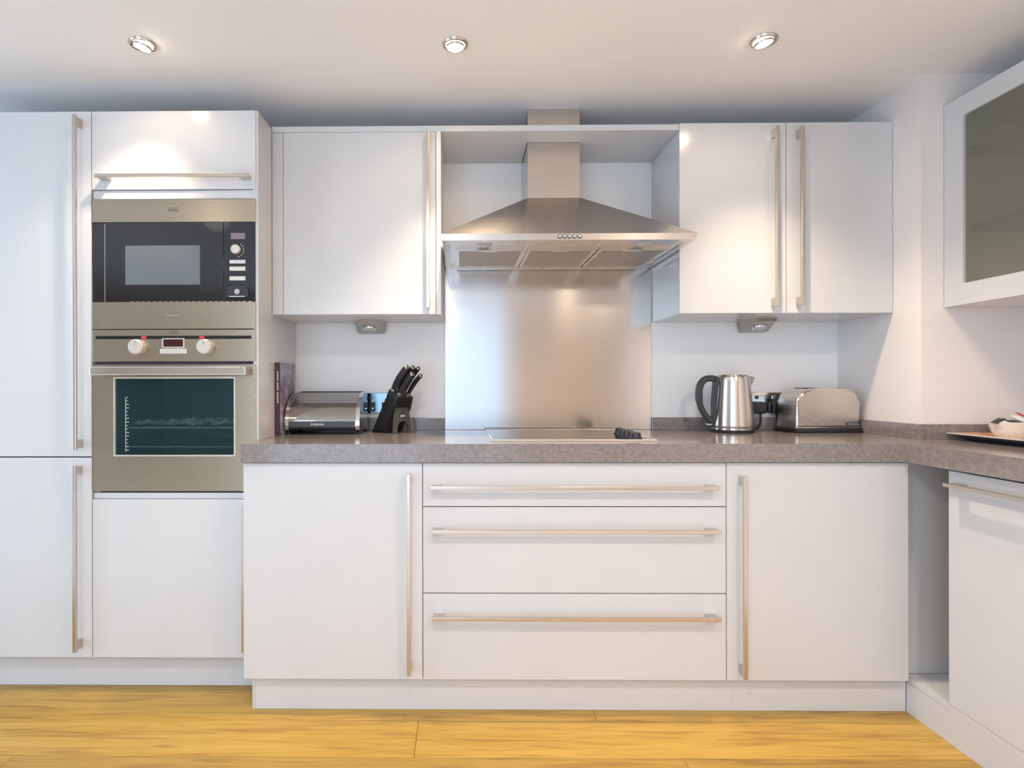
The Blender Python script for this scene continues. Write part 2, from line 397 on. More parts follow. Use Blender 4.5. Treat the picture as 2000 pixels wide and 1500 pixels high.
box('gap_strip', X0 + .006, X1 - .006, YT + .008, Yc, 1.1680, 1.1770, 'gap_black', o)  # dark strip filling the gap above the oven door
# door with a window opening
d = NB(); za, zb = .7180, 1.1672; wx0, wx1, wz0, wz1 = -1.2609, -.8267, .8415, 1.1220
for q in ((X0, wx0, za, zb), (wx1, X1, za, zb), (wx0, wx1, za, wz0), (wx0, wx1, wz1, zb)): bx(d, q[0], q[1], YT - .001, Yc, q[2], q[3])
bmesh.ops.remove_doubles(d, verts=d.verts, dist=1e-5)
d = obj('door', d, 'steel_facia', o)
bm = NB(); g = .005
for q in ((wx0, wx0 + g, wz0, wz1), (wx1 - g, wx1, wz0, wz1), (wx0 + g, wx1 - g, wz0, wz0 + g), (wx0 + g, wx1 - g, wz1 - g, wz1)): bx(bm, q[0], q[1], YT - .002, YT + .012, q[2], q[3])
obj('window_frame', bm, 'ivory_metal', d)
box('window_pane', wx0 + g, wx1 - g, YT + .003, YT + .007, wz0 + g, wz1 - g, 'oven_glass', d)
bm = NB()
for k in range(16):
    z = .862 + k * .0125
    bx(bm, -1.2165, -1.2165 + (.008 if k % 4 in (0, 1) else .004), YT + .0024, YT + .0029, z, z + .0022)
bx(bm, -1.2205, -1.2190, YT + .0024, YT + .0029, .858, 1.05)
obj('scale_print', bm, 'white_print', d)
bm = bx(NB(), -1.3195, -.7750, YT - .046, YT - .034, 1.1290, 1.1585, .003)
for xx in (-1.3195, -.8150): bx(bm, xx + .004, xx + .036, YT - .035, YT - .0005, 1.1330, 1.1545, .002)
obj('handle', bm, 'steel_polished', d, label='flat polished steel handle bar')
box('base_strip', X0 + .03, X1, YT + .005, Yc, .7135, .7172, 'gap_black', o)  # dark line along the bottom of the oven door
bm = NB(); cy0, cy1 = Yc + .002, -.08
for q in ((-1.30, -1.28, cy0, cy1, .76, 1.15), (-.81, -.79, cy0, cy1, .76, 1.15), (-1.28, -.81, cy0, cy1, .76, .78), (-1.28, -.81, cy0, cy1, 1.13, 1.15), (-1.28, -.81, cy1 - .02, cy1, .78, 1.13)): bx(bm, *q)
obj('cavity', bm, 'oven_enamel', o)
def rack(z):
    bm = NB()
    for yy in (cy0 + .015, cy1 - .035): tube(bm, [(-1.277, yy, z), (-.813, yy, z)], .0028, 6)
    for k in range(14): 
        xx = -1.265 + k * .0338; tube(bm, [(xx, cy0 + .015, z), (xx, cy1 - .035, z)], .0018, 5)
    return obj('wire_rack', bm, 'chrome', o)
rack(.940); rack(.870)
bm = NB(); N = 30; G = [[bm.verts.new((-1.225 + .40 * i / N, cy0 + .03 + .22 * j / 12, .9445 + abs(random.gauss(0, .009)) * (1.0 if j < 5 else .7) + (.012 * math.sin(i * .55) ** 2 if i > 12 else .004))) for j in range(13)] for i in range(N + 1)]
for i in range(N):
    for j in range(12): bm.faces.new((G[i][j], G[i + 1][j], G[i + 1][j + 1], G[i][j + 1]))
tag(obj('crumpled_sheet', bm, 'foil'), 'crumpled pale sheet on the oven rack behind the glass', 'foil')  # crumpled sheet shaped after a pale streak behind the oven glass

# ------------------------------------------------------------------ wall cabinets and bridging shelf
YC = -.3291; SB, ST = 2.0543, 2.0759
bm = NB(); hx0, hx1, hy = .2380, .4478, -.2230
for q in ((-.7440, hx0, YC, -.001), (hx1, .7975, YC, -.001), (hx0, hx1, YC, hy)): bx(bm, q[0], q[1], q[2], q[3], SB, ST)
bmesh.ops.remove_doubles(bm, verts=bm.verts, dist=1e-5)
tag(obj('bridging_shelf', bm, 'white_gloss'), 'long white top panel bridging the gap above the extractor hood', 'shelf')
t = thing('wall_cabinet', (-.42, -.16, 1.3617), 'white gloss wall cabinet with a single door above the bread bin', 'cabinet')
bm = NB(); cz0, cz1 = 1.3617, SB - .001
for q in ((-.7440, -.7260, YC + .02, -.001, cz0, cz1), (-.1191, -.1016, YC, -.001, cz0, cz1), (-.7260, -.1191, YC + .02, -.001, cz0, cz0 + .018), (-.7260, -.1191, YC + .02, -.001, cz1 - .018, cz1), (-.7260, -.1191, -.010, -.001, cz0 + .018, cz1 - .018)): bx(bm, *q)
obj('carcass', bm, 'white_carcass', t)
box('filler_strip', -.7440, -.7025, YC + .002, YC + .019, cz0, cz1, 'white_gloss', t, .001)
d = box('door', -.7008, -.1210, YC, YC + .019, cz0, cz1, 'white_gloss', t, .0012); handle_v(d, -.1495, 1.3815, 2.0425, YC)
YD = -.3315
t = thing('wall_cabinet', (1.2, -.16, 1.3617), 'white gloss wall cabinet with two doors above the kettle and toaster', 'cabinet')
bm = NB(); cz1 = 2.0785
for q in ((.7990, .8170, YD + .0195, -.001, cz0, cz1), (1.579, 1.597, YD + .0195, -.001, cz0, cz1), (.8170, 1.579, YD + .0195, -.001, cz0, cz0 + .018), (.8170, 1.579, YD + .0195, -.001, cz1 - .018, cz1), (.8170, 1.579, -.010, -.001, cz0 + .018, cz1 - .018)): bx(bm, *q)
obj('carcass', bm, 'white_gloss', t)
d = box('door', .7990, 1.1978, YD, YD + .019, cz0, cz1, 'white_gloss', t, .0012); handle_v(d, 1.1475, 1.3835, 2.0500, YD)
d = box('door', 1.2004, 1.5965, YD, YD + .019, cz0, cz1, 'white_gloss', t, .0012); handle_v(d, 1.2400, 1.3860, 2.0500, YD)

# glazed wall cabinet on the right
t = thing('glazed_cabinet', (1.85, -.77, 1.363), 'white wall cabinet with a frosted glass door at right edge', 'cabinet')
ga, gb, gz0, gz1, gx = -1.068, -.4680, 1.363, 2.0718, 1.6772
bm = NB()
for q in ((gx + .021, XR - .001, gb - .018, gb, gz0, gz1), (gx + .021, XR - .001, ga, ga + .018, gz0, gz1), (gx + .021, XR - .001, ga + .018, gb - .018, gz0, gz0 + .018), (gx + .021, XR - .001, ga + .018, gb - .018, gz1 - .018, gz1), (XR - .010, XR - .001, ga + .018, gb - .018, gz0 + .018, gz1 - .018)): bx(bm, *q)
obj('carcass', bm, 'white_carcass', t)
def rrect(a0, a1, b0, b1, r, n=5):
    out = []
    for (cx_, cy_, s) in ((a1 - r, b1 - r, 0), (a0 + r, b1 - r, 90), (a0 + r, b0 + r, 180), (a1 - r, b0 + r, 270)):
        for k in range(n + 1):
            an = math.radians(s + 90 * k / n); out.append((cx_ + r * math.cos(an), cy_ + r * math.sin(an)))
    return out
inner = rrect(ga + .079, -.5468, 1.4345, 2.0045, .008)
outer = []
for (pa, pb) in inner:   # matching outer loop
    ca, cb_ = (ga + gb) / 2, (gz0 + gz1) / 2
    sa = 1 if pa > (ga + .079 - .5468) / 2 else -1; sb = 1 if pb > 1.72 else -1
    outer.append((sa, sb))
bm = NB()
def ring(x):
    vi = [bm.verts.new((x, a, b)) for a, b in inner]
    vo = {k: bm.verts.new((x, gb - .001 if k[0] > 0 else ga, gz1 if k[1] > 0 else gz0)) for k in ((1, 1), (-1, 1), (-1, -1), (1, -1))}
    return vi, vo
vi0, vo0 = ring(gx); vi1, vo1 = ring(gx + .020)
def fr(vi, vo):
    n = len(vi)
    for i in range(n):
        j = (i + 1) % n; A, B = outer[i], outer[j]
        if A == B: bm.faces.new((vi[i], vi[j], vo[A]))
        else: bm.faces.new((vi[i], vi[j], vo[B], vo[A]))
fr(vi0, vo0); fr(vi1, vo1)
for i in range(len(vi0)): j = (i + 1) % len(vi0); bm.faces.new((vi0[i], vi0[j], vi1[j], vi1[i]))
ks = [(1, 1), (-1, 1), (-1, -1), (1, -1)]
for a_, b_ in zip(ks, ks[1:] + ks[:1]): bm.faces.new((vo0[a_], vo0[b_], vo1[b_], vo1[a_]))
d = obj('door_frame', bm, 'white_gloss', t)
box('glass_pane', gx + .008, gx + .012, ga + .0785, -.5463, 1.4340, 2.0050, 'frosted_glass', d)
for zz in (1.892, 1.624): box('glass_shelf', gx + .035, XR - .012, ga + .019, gb - .019, zz, zz + .008, 'shelf_glass', t)

# under-cabinet lamps
def under_light(x, label):
    t = thing('under_cabinet_light', (x, -.02, 1.3615), label, 'lamp', 'under-cabinet lamps')
    z1 = 1.3615
    P = [(x - .062, -.003, z1), (x + .062, -.003, z1), (x + .066, -.05, z1), (x + .040, -.145, z1), (x - .040, -.145, z1), (x - .066, -.05, z1)]
    Q = [(x - .050, -.003, z1 - .046), (x + .050, -.003, z1 - .046), (x + .058, -.03, z1 - .043), (x + .036, -.140, z1 - .010), (x - .036, -.140, z1 - .010), (x - .058, -.03, z1 - .043)]
    bm = NB(); a = [bm.verts.new(p) for p in P]; b = [bm.verts.new(q) for q in Q]
    bm.faces.new(a); bm.faces.new((b[0], b[1], b[2], b[5])); bm.faces.new((b[2], b[3], b[4], b[5]))
    for i in range(6): bm.faces.new((a[i], a[(i + 1) % 6], b[(i + 1) % 6], b[i]))
    obj('housing', bm, 'lamp_steel', t)
    nrm = Vector((0, -.033, -.11)).normalized()
    M = Matrix.Translation((x, -.072, z1 - .0305)) @ nrm.to_track_quat('Z', 'Y').to_matrix().to_4x4()
    obj('lens', lathe(NB(), [(0, .0045), (.020, .0045), (.022, .003), (.022, -.002), (0, -.002)], (0, 0, 0), 28, M), 'lens_off', t, True)
    obj('bezel', lathe(NB(), [(.0225, -.002), (.0225, .005), (.027, .005), (.029, .002), (.029, -.002)], (0, 0, 0), 28, M), 'chrome', t, True)
under_light(-.413, 'triangular steel lamp under the wall cabinet above the bread bin')
under_light(1.225, 'triangular steel lamp under the wall cabinet above the kettle')

# ------------------------------------------------------------------ extractor hood, splashback
h = thing('extractor_hood', (.35, -.25, 1.598), 'stainless steel chimney extractor hood over the hob', 'hood')
hx0, hx1, hy0 = -.1000, .7978, -.512
bm = NB()
def loop(x0, x1, y0, y1, z): return [bm.verts.new(p) for p in ((x0, y0, z), (x1, y0, z), (x1, y1, z), (x0, y1, z))]
L = [loop(hx0 + .009, hx1 - .009, hy0 + .0012, -.006, 1.5965), loop(hx0, hx1, hy0, -.006, 1.6190), loop(hx0 + .003, hx1 - .003, hy0 + .003, -.006, 1.6205), loop(.2386, .4472, -.2225, -.006, 1.8337)]
for A, B in zip(L, L[1:]):
    for i in range(4): bm.faces.new((A[i], A[(i + 1) % 4], B[(i + 1) % 4], B[i]))
inn = loop(hx0 + .030, hx1 - .030, hy0 + .040, -.030, 1.5965); rec = loop(hx0 + .030, hx1 - .030, hy0 + .040, -.030, 1.6055)
for A, B in ((L[0], inn), (inn, rec)):
    for i in range(4): bm.faces.new((A[i], A[(i + 1) % 4], B[(i + 1) % 4], B[i]))
bm.faces.new(rec); bm.faces.new(L[-1])
obj('canopy', bm, 'steel_hood', h)
def sleeve(x0, x1, y0, z0, z1):
    bm = NB()
    for q in ((x0, x1, y0, y0 + .0015), (x0, x0 + .0015, y0 + .0015, -.006), (x1 - .0015, x1, y0 + .0015, -.006)): bx(bm, q[0], q[1], q[2], q[3], z0, z1)
    return bm
obj('chimney', sleeve(.2400, .4458, -.2210, 1.8337, CEIL - .0005), 'steel_hood', h)
for (a, b) in ((-.045, .213), (.222, .480), (.489, .747)):
    f = NB(); ya, yb_ = -.365, -.048
    for q in ((a, a + .012, ya, yb_), (b - .012, b, ya, yb_), (a + .012, b - .012, ya, ya + .012), (a + .012, b - .012, yb_ - .012, yb_)): bx(f, q[0], q[1], q[2], q[3], 1.5945, 1.6054)
    f = obj('filter', f, 'steel_hood', h)
    box('filter_mesh', a + .012, b - .012, ya + .012, yb_ - .012, 1.5985, 1.6050, 'filter_mesh', f)
    c = (a + b) / 2
    box('filter_handle', c - .035, c + .035, ya + .012, ya + .030, 1.5945, 1.5980, 'ivory_metal', f, .001)
for xx in (.06, .64):
    obj('lamp', lathe(NB(), [(0, 0), (.024, 0), (.028, .003), (.028, .008), (0, .008)], (xx, -.42, 1.5975), 24), 'lens_off', h, True)
for k in range(5):
    xx = .318 + k * .0172
    b_ = obj('button', cyl_y(NB(), xx, 1.6085, hy0 - .004, hy0 + .010, .0052, 16), 'chrome', h, True)
    obj('button_shadow_ring', cyl_y(NB(), xx, 1.6085, hy0 - .0008, hy0 + .006, .0078, 18), 'dark_grey_plastic', b_)  # dark ring imitates the shadow around each button
tag(box('splashback', -.0960, .7955, -.0045, -.0005, .8995, 1.6030, 'steel_splash', None, .0008), 'brushed stainless steel splashback panel behind the hob', 'splashback')

# ------------------------------------------------------------------ base cabinets
YB = -.618; DB = .019; BZ0, BZ1 = .1185, .8345; CB = YB + DB + .001
t = thing('base_cabinet', (-.45, -.3, .1), 'white gloss base cabinet with one door below the bread bin', 'cabinet')
def carc(t, x0, x1):
    bm = NB()
    for q in ((x0, x0 + .018, CB, -.03, BZ0, .8370), (x1 - .018, x1, CB, -.03, BZ0, .8370), (x0 + .018, x1 - .018, CB, -.03, BZ0, BZ0 + .018), (x0 + .018, x1 - .018, -.042, -.03, BZ0 + .018, .837), (x0 + .018, x1 - .018, CB, CB + .09, .819, .837)): bx(bm, *q)
    obj('carcass', bm, 'white_carcass', t)
carc(t, -.7440, -.1545)
d = box('door', -.7495, -.1558, YB, YB + DB, BZ0, BZ1, 'white_gloss', t, .0012); handle_v(d, -.198, .148, .802, YB)
t = thing('drawer_unit', (.345, -.3, .1), 'white gloss drawer unit with three wide drawers below the hob', 'drawers')
carc(t, -.1540, .8455)
for (a, b, hz, x0, x1) in ((.6915, BZ1, .7575, -.1276, .8084), (.4055, .6885, .6150, -.1246, .8115), (BZ0, .4025, .3325, -.1218, .8127)):
    d = box('drawer_front', -.1532, .8440, YB, YB + DB, a, b, 'white_gloss', t, .0012); handle_h(d, x0, x1, hz, YB)
t = thing('base_cabinet', (1.14, -.3, .1), 'white gloss base cabinet with one door below the kettle', 'cabinet')
carc(t, .8465, 1.4390)
d = box('door', .8466, 1.4395, YB, YB + DB, BZ0, BZ1, 'white_gloss', t, .0012); handle_v(d, .8900, .1405, .7965, YB)
RX = 1.4570
t = thing('corner_filler', (1.53, -.58, .1), 'recessed white corner panel with ledge beside the kettle cabinet', 'panel')
box('back_panel', 1.4405, 1.640, -.5660, -.5480, .1190, .8370, 'white_gloss', t)
box('ledge', RX, 1.640, -.7560, -.5665, .1005, .1185, 'white_gloss', t, .001)
t = thing('base_cabinet', (1.75, -1.05, .1), 'white gloss base cabinet on the right under the tray', 'cabinet')
bm = NB(); a, b = -1.36, -.7575
for q in ((RX + .020, XR - .03, b - .018, b, .1185, .837), (RX + .020, XR - .03, a, a + .018, .1185, .837), (RX + .020, XR - .03, a + .018, b - .018, .1185, .1365), (XR - .04, XR - .03, a + .018, b - .018, .1365, .837)): bx(bm, *q)
obj('carcass', bm, 'white_carcass', t)
d = box('door', RX, RX + .019, a, b, BZ0, .8290, 'white_gloss', t, .0012)
bm = bx(NB(), RX - .042, RX - .030, -1.33, -.786, .786, .798, .0012)
for yy in (-1.326, -.824): bx(bm, RX - .031, RX + .0002, yy, yy + .034, .7865, .7975, .0008)
obj('handle', bm, 'nickel', d, label='brushed nickel bar handle')
# plinths
tag(box('plinth', -1.9385, -.7360, -.4285, -.4125, 0.0005, .1180, 'plinth_white', None, .001), 'white plinth board under the tall cabinets', 'plinth')
pl = thing('plinth', (.36, -.575, 0), 'long white plinth board under the drawers and base cabinets', 'plinth')
box('board', -.7240, 1.4555, -.5836, -.5676, .0005, .1165, 'plinth_white', pl, .001)
obj('end_cap', prism(NB(), [(-.7370, -.412 + -.005), (-.7370, -.5700), (-.7345, -.5790), (-.7300, -.5836), (-.7245, -.5836), (-.7245, -.417)], 'z', .0005, .1165), 'plinth_white', pl)
tag(obj('plinth', prism(NB(), [(-1.36, .0005), (-.5845, .0005), (-.5845, .0995), (-.7570, .0995), (-.7570, .1175), (-1.36, .1175)], 'x', RX - .0005, RX + .0155), 'plinth_white'), 'white plinth board running forward under the right cabinet', 'plinth')

# ------------------------------------------------------------------ worktop
WT, WB = .8990, .8378
wt = thing('worktop', (.35, -.3, WB), 'grey speckled quartz worktop with upstand running round the corner', 'worktop')
XW = 1.4245; YW = -.6367
bm = NB(); prism(bm, [(-.7440, -.001), (-.7440, -.4855), (-.7505, -.4855), (-.7505, YW), (XW, YW), (XW, -.62), (1.597, -.4670), (1.597, -.001)], 'z', WB, WT)
bm2 = bmesh.ops.bevel(bm, geom=[e for e in bm.edges if abs(e.verts[0].co.y - YW) < 1e-4 and abs(e.verts[1].co.y - YW) < 1e-4 and abs(e.verts[0].co.z - e.verts[1].co.z) < 1e-4], offset=.002, segments=2, affect='EDGES')
obj('slab', bm, 'quartz', wt)
bm = NB(); prism(bm, [(XW, YW - .0002), (XW, -1.45), (XR - .001, -1.45), (XR - .001, -.4675), (1.5975, -.4675), (XW + .0003, -.6205)], 'z', WB, WT)
bmesh.ops.bevel(bm, geom=[e for e in bm.edges if abs(e.verts[0].co.x - XW) < 1e-4 and abs(e.verts[1].co.x - XW) < 1e-4 and abs(e.verts[0].co.z - e.verts[1].co.z) < 1e-4], offset=.002, segments=2, affect='EDGES')
obj('slab', bm, 'quartz', wt)
for q in ((-.7440, -.0970, -.020, -.001), (.7965, 1.5775, -.020, -.001), (1.5780, 1.5975, -.4860, -.001), (1.5980, XR - .0205, -.4860, -.4670), (XR - .020, XR - .001, -1.45, -.4670)):
    box('upstand', q[0], q[1], q[2], q[3], WT, .9520, 'quartz', wt, .001)

# ------------------------------------------------------------------ hob
t = thing('hob', (.36, -.29, WT), 'black glass hob with steel trim and black knobs set in the worktop', 'hob')
ha, hb, hc, hd = .0780, .6440, -.5450, -.0500
box('glass_top', ha + .006, hb - .006, hc + .006, hd - .006, WT + .0002, WT + .0050, 'hob_glass', t, .0006)
bm = NB()
for q in ((ha, ha + .006, hc, hd), (hb - .006, hb, hc, hd), (ha + .006, hb - .006, hc, hc + .006), (ha + .006, hb - .006, hd - .006, hd)): bx(bm, q[0], q[1], q[2], q[3], WT + .0002, WT + .0062, .0008)
obj('trim', bm, 'ivory_metal', t)
for k in range(5):
    c = (.585, -.500 + k * .056, WT + .005)
    kn = obj('knob', lathe(NB(), [(0, 0), (.0205, 0), (.0200, .004), (.0165, .005), (.0150, .019), (.0135, .021), (0, .021)], c, 24), 'black_plastic', t, True)
    box('knob_grip', c[0] - .003, c[0] + .003, c[1] - .014, c[1] + .014, c[2] + .0205, c[2] + .0235, 'black_plastic', kn, .0008)

# ------------------------------------------------------------------ downlights
def downlight(x, y, tilt, label, level=1.0):
    t = thing('downlight', (x, y, CEIL), label, 'downlight', 'recessed ceiling downlights')
    obj('trim_ring', lathe(NB(), [(.0295, -.001), (.0295, -.004), (.033, -.007), (.039, -.006), (.042, -.001), (.042, -.0003), (.0295, -.0003)], (x, y, CEIL), 40), 'nickel', t, True)
    M = Matrix.Translation((x, y, CEIL - .010)) @ Matrix.Rotation(tilt, 4, 'Y')
    obj('gimbal', lathe(NB(), [(.0255, .001), (.0255, -.003), (.0275, -.005), (.0290, -.003), (.0290, .003), (.0255, .003)], (0, 0, 0), 40, M), 'nickel', t, True)
    obj('bulb', lathe(NB(), [(0, -.001), (.0254, -.001), (.0254, .002), (0, .002)], (0, 0, 0), 32, M), 'bulb', t, True)
    l = bpy.data.lights.new('downlight_beam', 'SPOT'); l.energy = DOWN_W * level; l.color = DOWN_C; l.spot_size = math.radians(86); l.spot_blend = 1.0; l.shadow_soft_size = .025
    s = bpy.data.objects.new('downlight_beam', l); COL.objects.link(s); s.location = (x, y + .020, CEIL - .030); s.rotation_euler = (0, tilt, 0)
    l = bpy.data.lights.new('downlight_spill', 'SPOT'); l.energy = SPILL_W * level; l.color = (1.0, .70, .42); l.spot_size = math.radians(165); l.spot_blend = .6; l.shadow_soft_size = .025
    s = bpy.data.objects.new('downlight_spill', l); COL.objects.link(s); s.location = (x, y, CEIL - .032)
downlight(-1.045, -.690, math.radians(14), 'recessed ceiling downlight above the oven tower', .55)
downlight(-.043, -.675, 0, 'recessed ceiling downlight above the left end of the hood')
downlight(.938, -.682, math.radians(-12), 'recessed ceiling downlight above the kettle side', .82)

# unseen fill lamps added behind the camera to brighten ceiling and fronts
for lx in (-1.6, -.2, 1.1):
    for ly in (-2.2, -3.7):
        obj('fill_lamp', lathe(NB(), [(0, -.004), (.030, -.004), (.042, -.006), (.042, -.0003), (0, -.0003)], (lx, ly, CEIL), 24), 'bulb', CE, True)
        l = bpy.data.lights.new('fill_beam', 'SPOT'); l.energy = FILL_W * {-1.6: .10, -.2: 1.7, 1.1: 2.3}[lx]; l.color = (1.0, .90, .82) if lx < .5 else (1.0, .80, .62); l.spot_size = math.radians(168); l.spot_blend = .8; l.shadow_soft_size = .08
        s_ = bpy.data.objects.new('fill_beam', l); COL.objects.link(s_); s_.location = (lx, ly, CEIL - .02)

# ------------------------------------------------------------------ things on the worktop
Z = WT + .0003
# book
t = thing('cookbook', (-.733, -.2, Z), 'purple hardback book standing upright behind the bread bin', 'book')
b0, b1, ya, yb_ = -.7430, -.7235, -.3000, -.1000
box('pages', b0 + .002, b1 - .002, ya + .003, yb_ - .003, Z + .003, Z + .279, 'book_pages', t)
s = box('spine', b0, b1, ya, ya + .0029, Z, Z + .282, 'book_spine', t, .001)
bm = NB()
for k in range(20):
    if k in (7, 13): continue
    z = Z + .125 + k * .0062; bx(bm, b0 + .0075, b0 + .0125, ya - .0006, ya + .0002, z, z + .0042)
obj('spine_lettering', bm, 'white_print', s)
box('cover', b1 - .0019, b1, ya + .003, yb_, Z, Z + .282, 'book_cover', t)
box('cover', b0, b0 + .0019, ya + .003, yb_, Z, Z + .282, 'book_spine', t)

# bread bin
t = thing('bread_bin', (-.57, -.16, Z), 'polished steel roll-top bread bin beside the knife block', 'bread bin')
def binprof(s=0.0, r=.150):
    P = [(-.055, .012 + s)]
    P += [(-.245 + s, .012 + s)]
    cy_, cz_ = -.105, .012 + .02
    pts = []
    for k in range(15):
        an = math.radians(180 - 90 * k / 14)
        pts.append((cy_ + (.158 - s) * math.cos(an), cz_ + (.133 - s) * math.sin(an)))
    return [(-.058 - s, .012 + s), (-.240 + s, .012 + s), (-.258 + s, .018 + s)] + pts + [(-.058 - s, cz_ + .133 - s)]
def binpart(x0, x1, s): return prism(NB(), [(a, Z + b) for a, b in binprof(s)], 'x', x0, x1)
bm = binpart(-.7185, -.7025, 0)
obj('end_cap', bm, 'steel_polished', t, True); obj('end_cap', binpart(-.4400, -.4240, 0), 'steel_polished', t, True)
obj('body', binpart(-.7025, -.4400, .004), 'dark_grey_plastic', t, True)
# curved lid shell
bm = NB(); pr_ = [(cy, cz) for cy, cz in binprof(.0015)][3:]
rows = []
for (a, b) in pr_:
    rows.append([bm.verts.new((x, a, Z + b)) for x in (-.7020, -.4405)])
for A, B in zip(rows, rows[1:]): bm.faces.new((A[0], A[1], B[1], B[0]))
geom = bmesh.ops.solidify(bm, geom=bm.faces[:], thickness=.0018)
lid = obj('lid', bm, 'steel_polished', t, True)
bm = prism(NB(), [(-.2665, Z + .030), (-.2600, Z + .030), (-.2590, Z + .052), (-.2655, Z + .052)], 'x', -.7000, -.4425)
g = obj('grip_strip', bm, 'dark_grey_plastic', lid)
text('logo', 'brabantia', .014, (-.588, -.2668, Z + .041), 'white_print', g)
for xx in (-.71, -.432):
    for yy in (-.235, -.075): obj('foot', lathe(NB(), [(0, 0), (.008, 0), (.008, .012), (0, .012)], (xx, yy, Z), 14), 'rubber', t)
box('hinge_rail', -.7020, -.4400, -.075, -.058, Z + .1632, Z + .1680, 'dark_grey_plastic', t)

# sockets
def socket(x, label, plugs):
    pm = 'socket_steel' if plugs else 'socket_teal_reflection'
    t = thing('socket', (x, -.004, .971), label, 'socket', 'double wall sockets')
    box('face_plate', x - .0715, x + .0715, -.0075, -.0005, .9720, 1.0590, pm, t, .0015)
    for s in (-1, 1):
        c = x + s * .036
        box('outlet', c - .022, c + .022, -.0090, -.0076, .9790, 1.0190, 'black_plastic', t, .001)
        if not plugs:
            bm = NB(); bx(bm, c - .003, c + .003, -.0100, -.0088, 1.006, 1.014); bx(bm, c - .014, c - .007, -.0100, -.0088, .990, .994); bx(bm, c + .007, c + .014, -.0100, -.0088, .990, .994)
            obj('pin_holes', bm, 'chrome', t)
        box('switch', c - .006, c + .006, -.0120, -.0076, 1.0300, 1.0450, 'chrome' if s > 0 else 'dark_grey_plastic', t, .001)
    for sx in (-.061, .061): obj('screw', cyl_y(NB(), x + sx, 1.0150, -.0085, -.0074, .003, 12), 'grey_print', t)
    return t
socket(-.384, 'chrome double wall socket between the bread bin and the knife block', False)
socket(1.284, 'chrome double wall socket holding two black plugs behind the kettle', True)
def plug(x, path, label):
    t = thing('plug', (x, -.03, .98), label, 'plug', 'black plugs')
    bm = bx(NB(), x - .0245, x + .0245, -.046, -.0095, .968, 1.018, .009)
    obj('plug_body', bm, 'black_plastic', t, True)
    obj('cable', tube(NB(), spline(path), .0042, 8), 'rubber', t, True)
plug(1.250, [(1.250, -.034, .970), (1.250, -.036, .948), (1.243, -.045, .925), (1.222, -.06, .908), (1.19, -.085, .9042), (1.168, -.105, .9042)], 'black plug nearest the kettle with its cable going down to the kettle')
plug(1.320, [(1.320, -.034, .970), (1.322, -.036, .945), (1.334, -.036, .920), (1.352, -.034, .9065), (1.395, -.034, .9042)], 'black plug nearest the toaster with its cable going down behind it')

# knife block and knives (local frame: l along the lean, w across)
KB = Matrix.Translation((-.3690, -.0990, Z)) @ Matrix.Rotation(math.radians(-41), 4, 'Z')
t = thing('knife_block', (-.30, -.15, Z), 'black slanted knife block beside the bread bin', 'knife block')
hw = .050
bm = prism(NB(), [(0, 0), (.108, .178), (.162, .145), (.138, .098), (.092, .0)], 'y', -hw, hw)
bmesh.ops.bevel(bm, geom=[e for e in bm.edges if abs(abs(e.verts[0].co.y) - hw) < 1e-5 and abs(e.verts[0].co.y - e.verts[1].co.y) < 1e-5], offset=.010, segments=3, affect='EDGES')
bmesh.ops.transform(bm, matrix=KB, verts=bm.verts); obj('block', bm, 'black_plastic', t, True)
bm = NB()
arch = [(-.031, 0)] + [(.031 * math.cos(math.radians(180 - 18 * k)), .018 + .031 * math.sin(math.radians(180 - 18 * k))) for k in range(11)] + [(.031, 0)]
outl = [(-.048, 0), (-.036, .102), (.036, .102), (.048, 0)]
poly = outl + arch[::-1]
def stand_pt(a, z, off): return KB @ Vector((.146 + .0 - .06 * z + off, a, z))
va = [bm.verts.new(stand_pt(a, z, 0)) for a, z in poly]; vb = [bm.verts.new(stand_pt(a, z, -.012)) for a, z in poly]
bm.faces.new(va); bm.faces.new(vb[::-1])
for i in range(len(poly)): j = (i + 1) % len(poly); bm.faces.new((va[i], va[j], vb[j], vb[i]))
st = obj('stand', bm, 'stand_grey', t)
bm = NB()
for k in range(4): bx(bm, 0, .0008, -.011 + k * .006, -.0065 + k * .006, .066, .073)
bmesh.ops.transform(bm, matrix=KB @ Matrix.Translation((.1425, 0, 0)), verts=bm.verts); obj('logo_mark', bm, 'white_print', st)
ax = Vector((.108, 0, .178)).normalized(); nx = Vector((.162 - .108, 0, .145 - .178)).normalized()
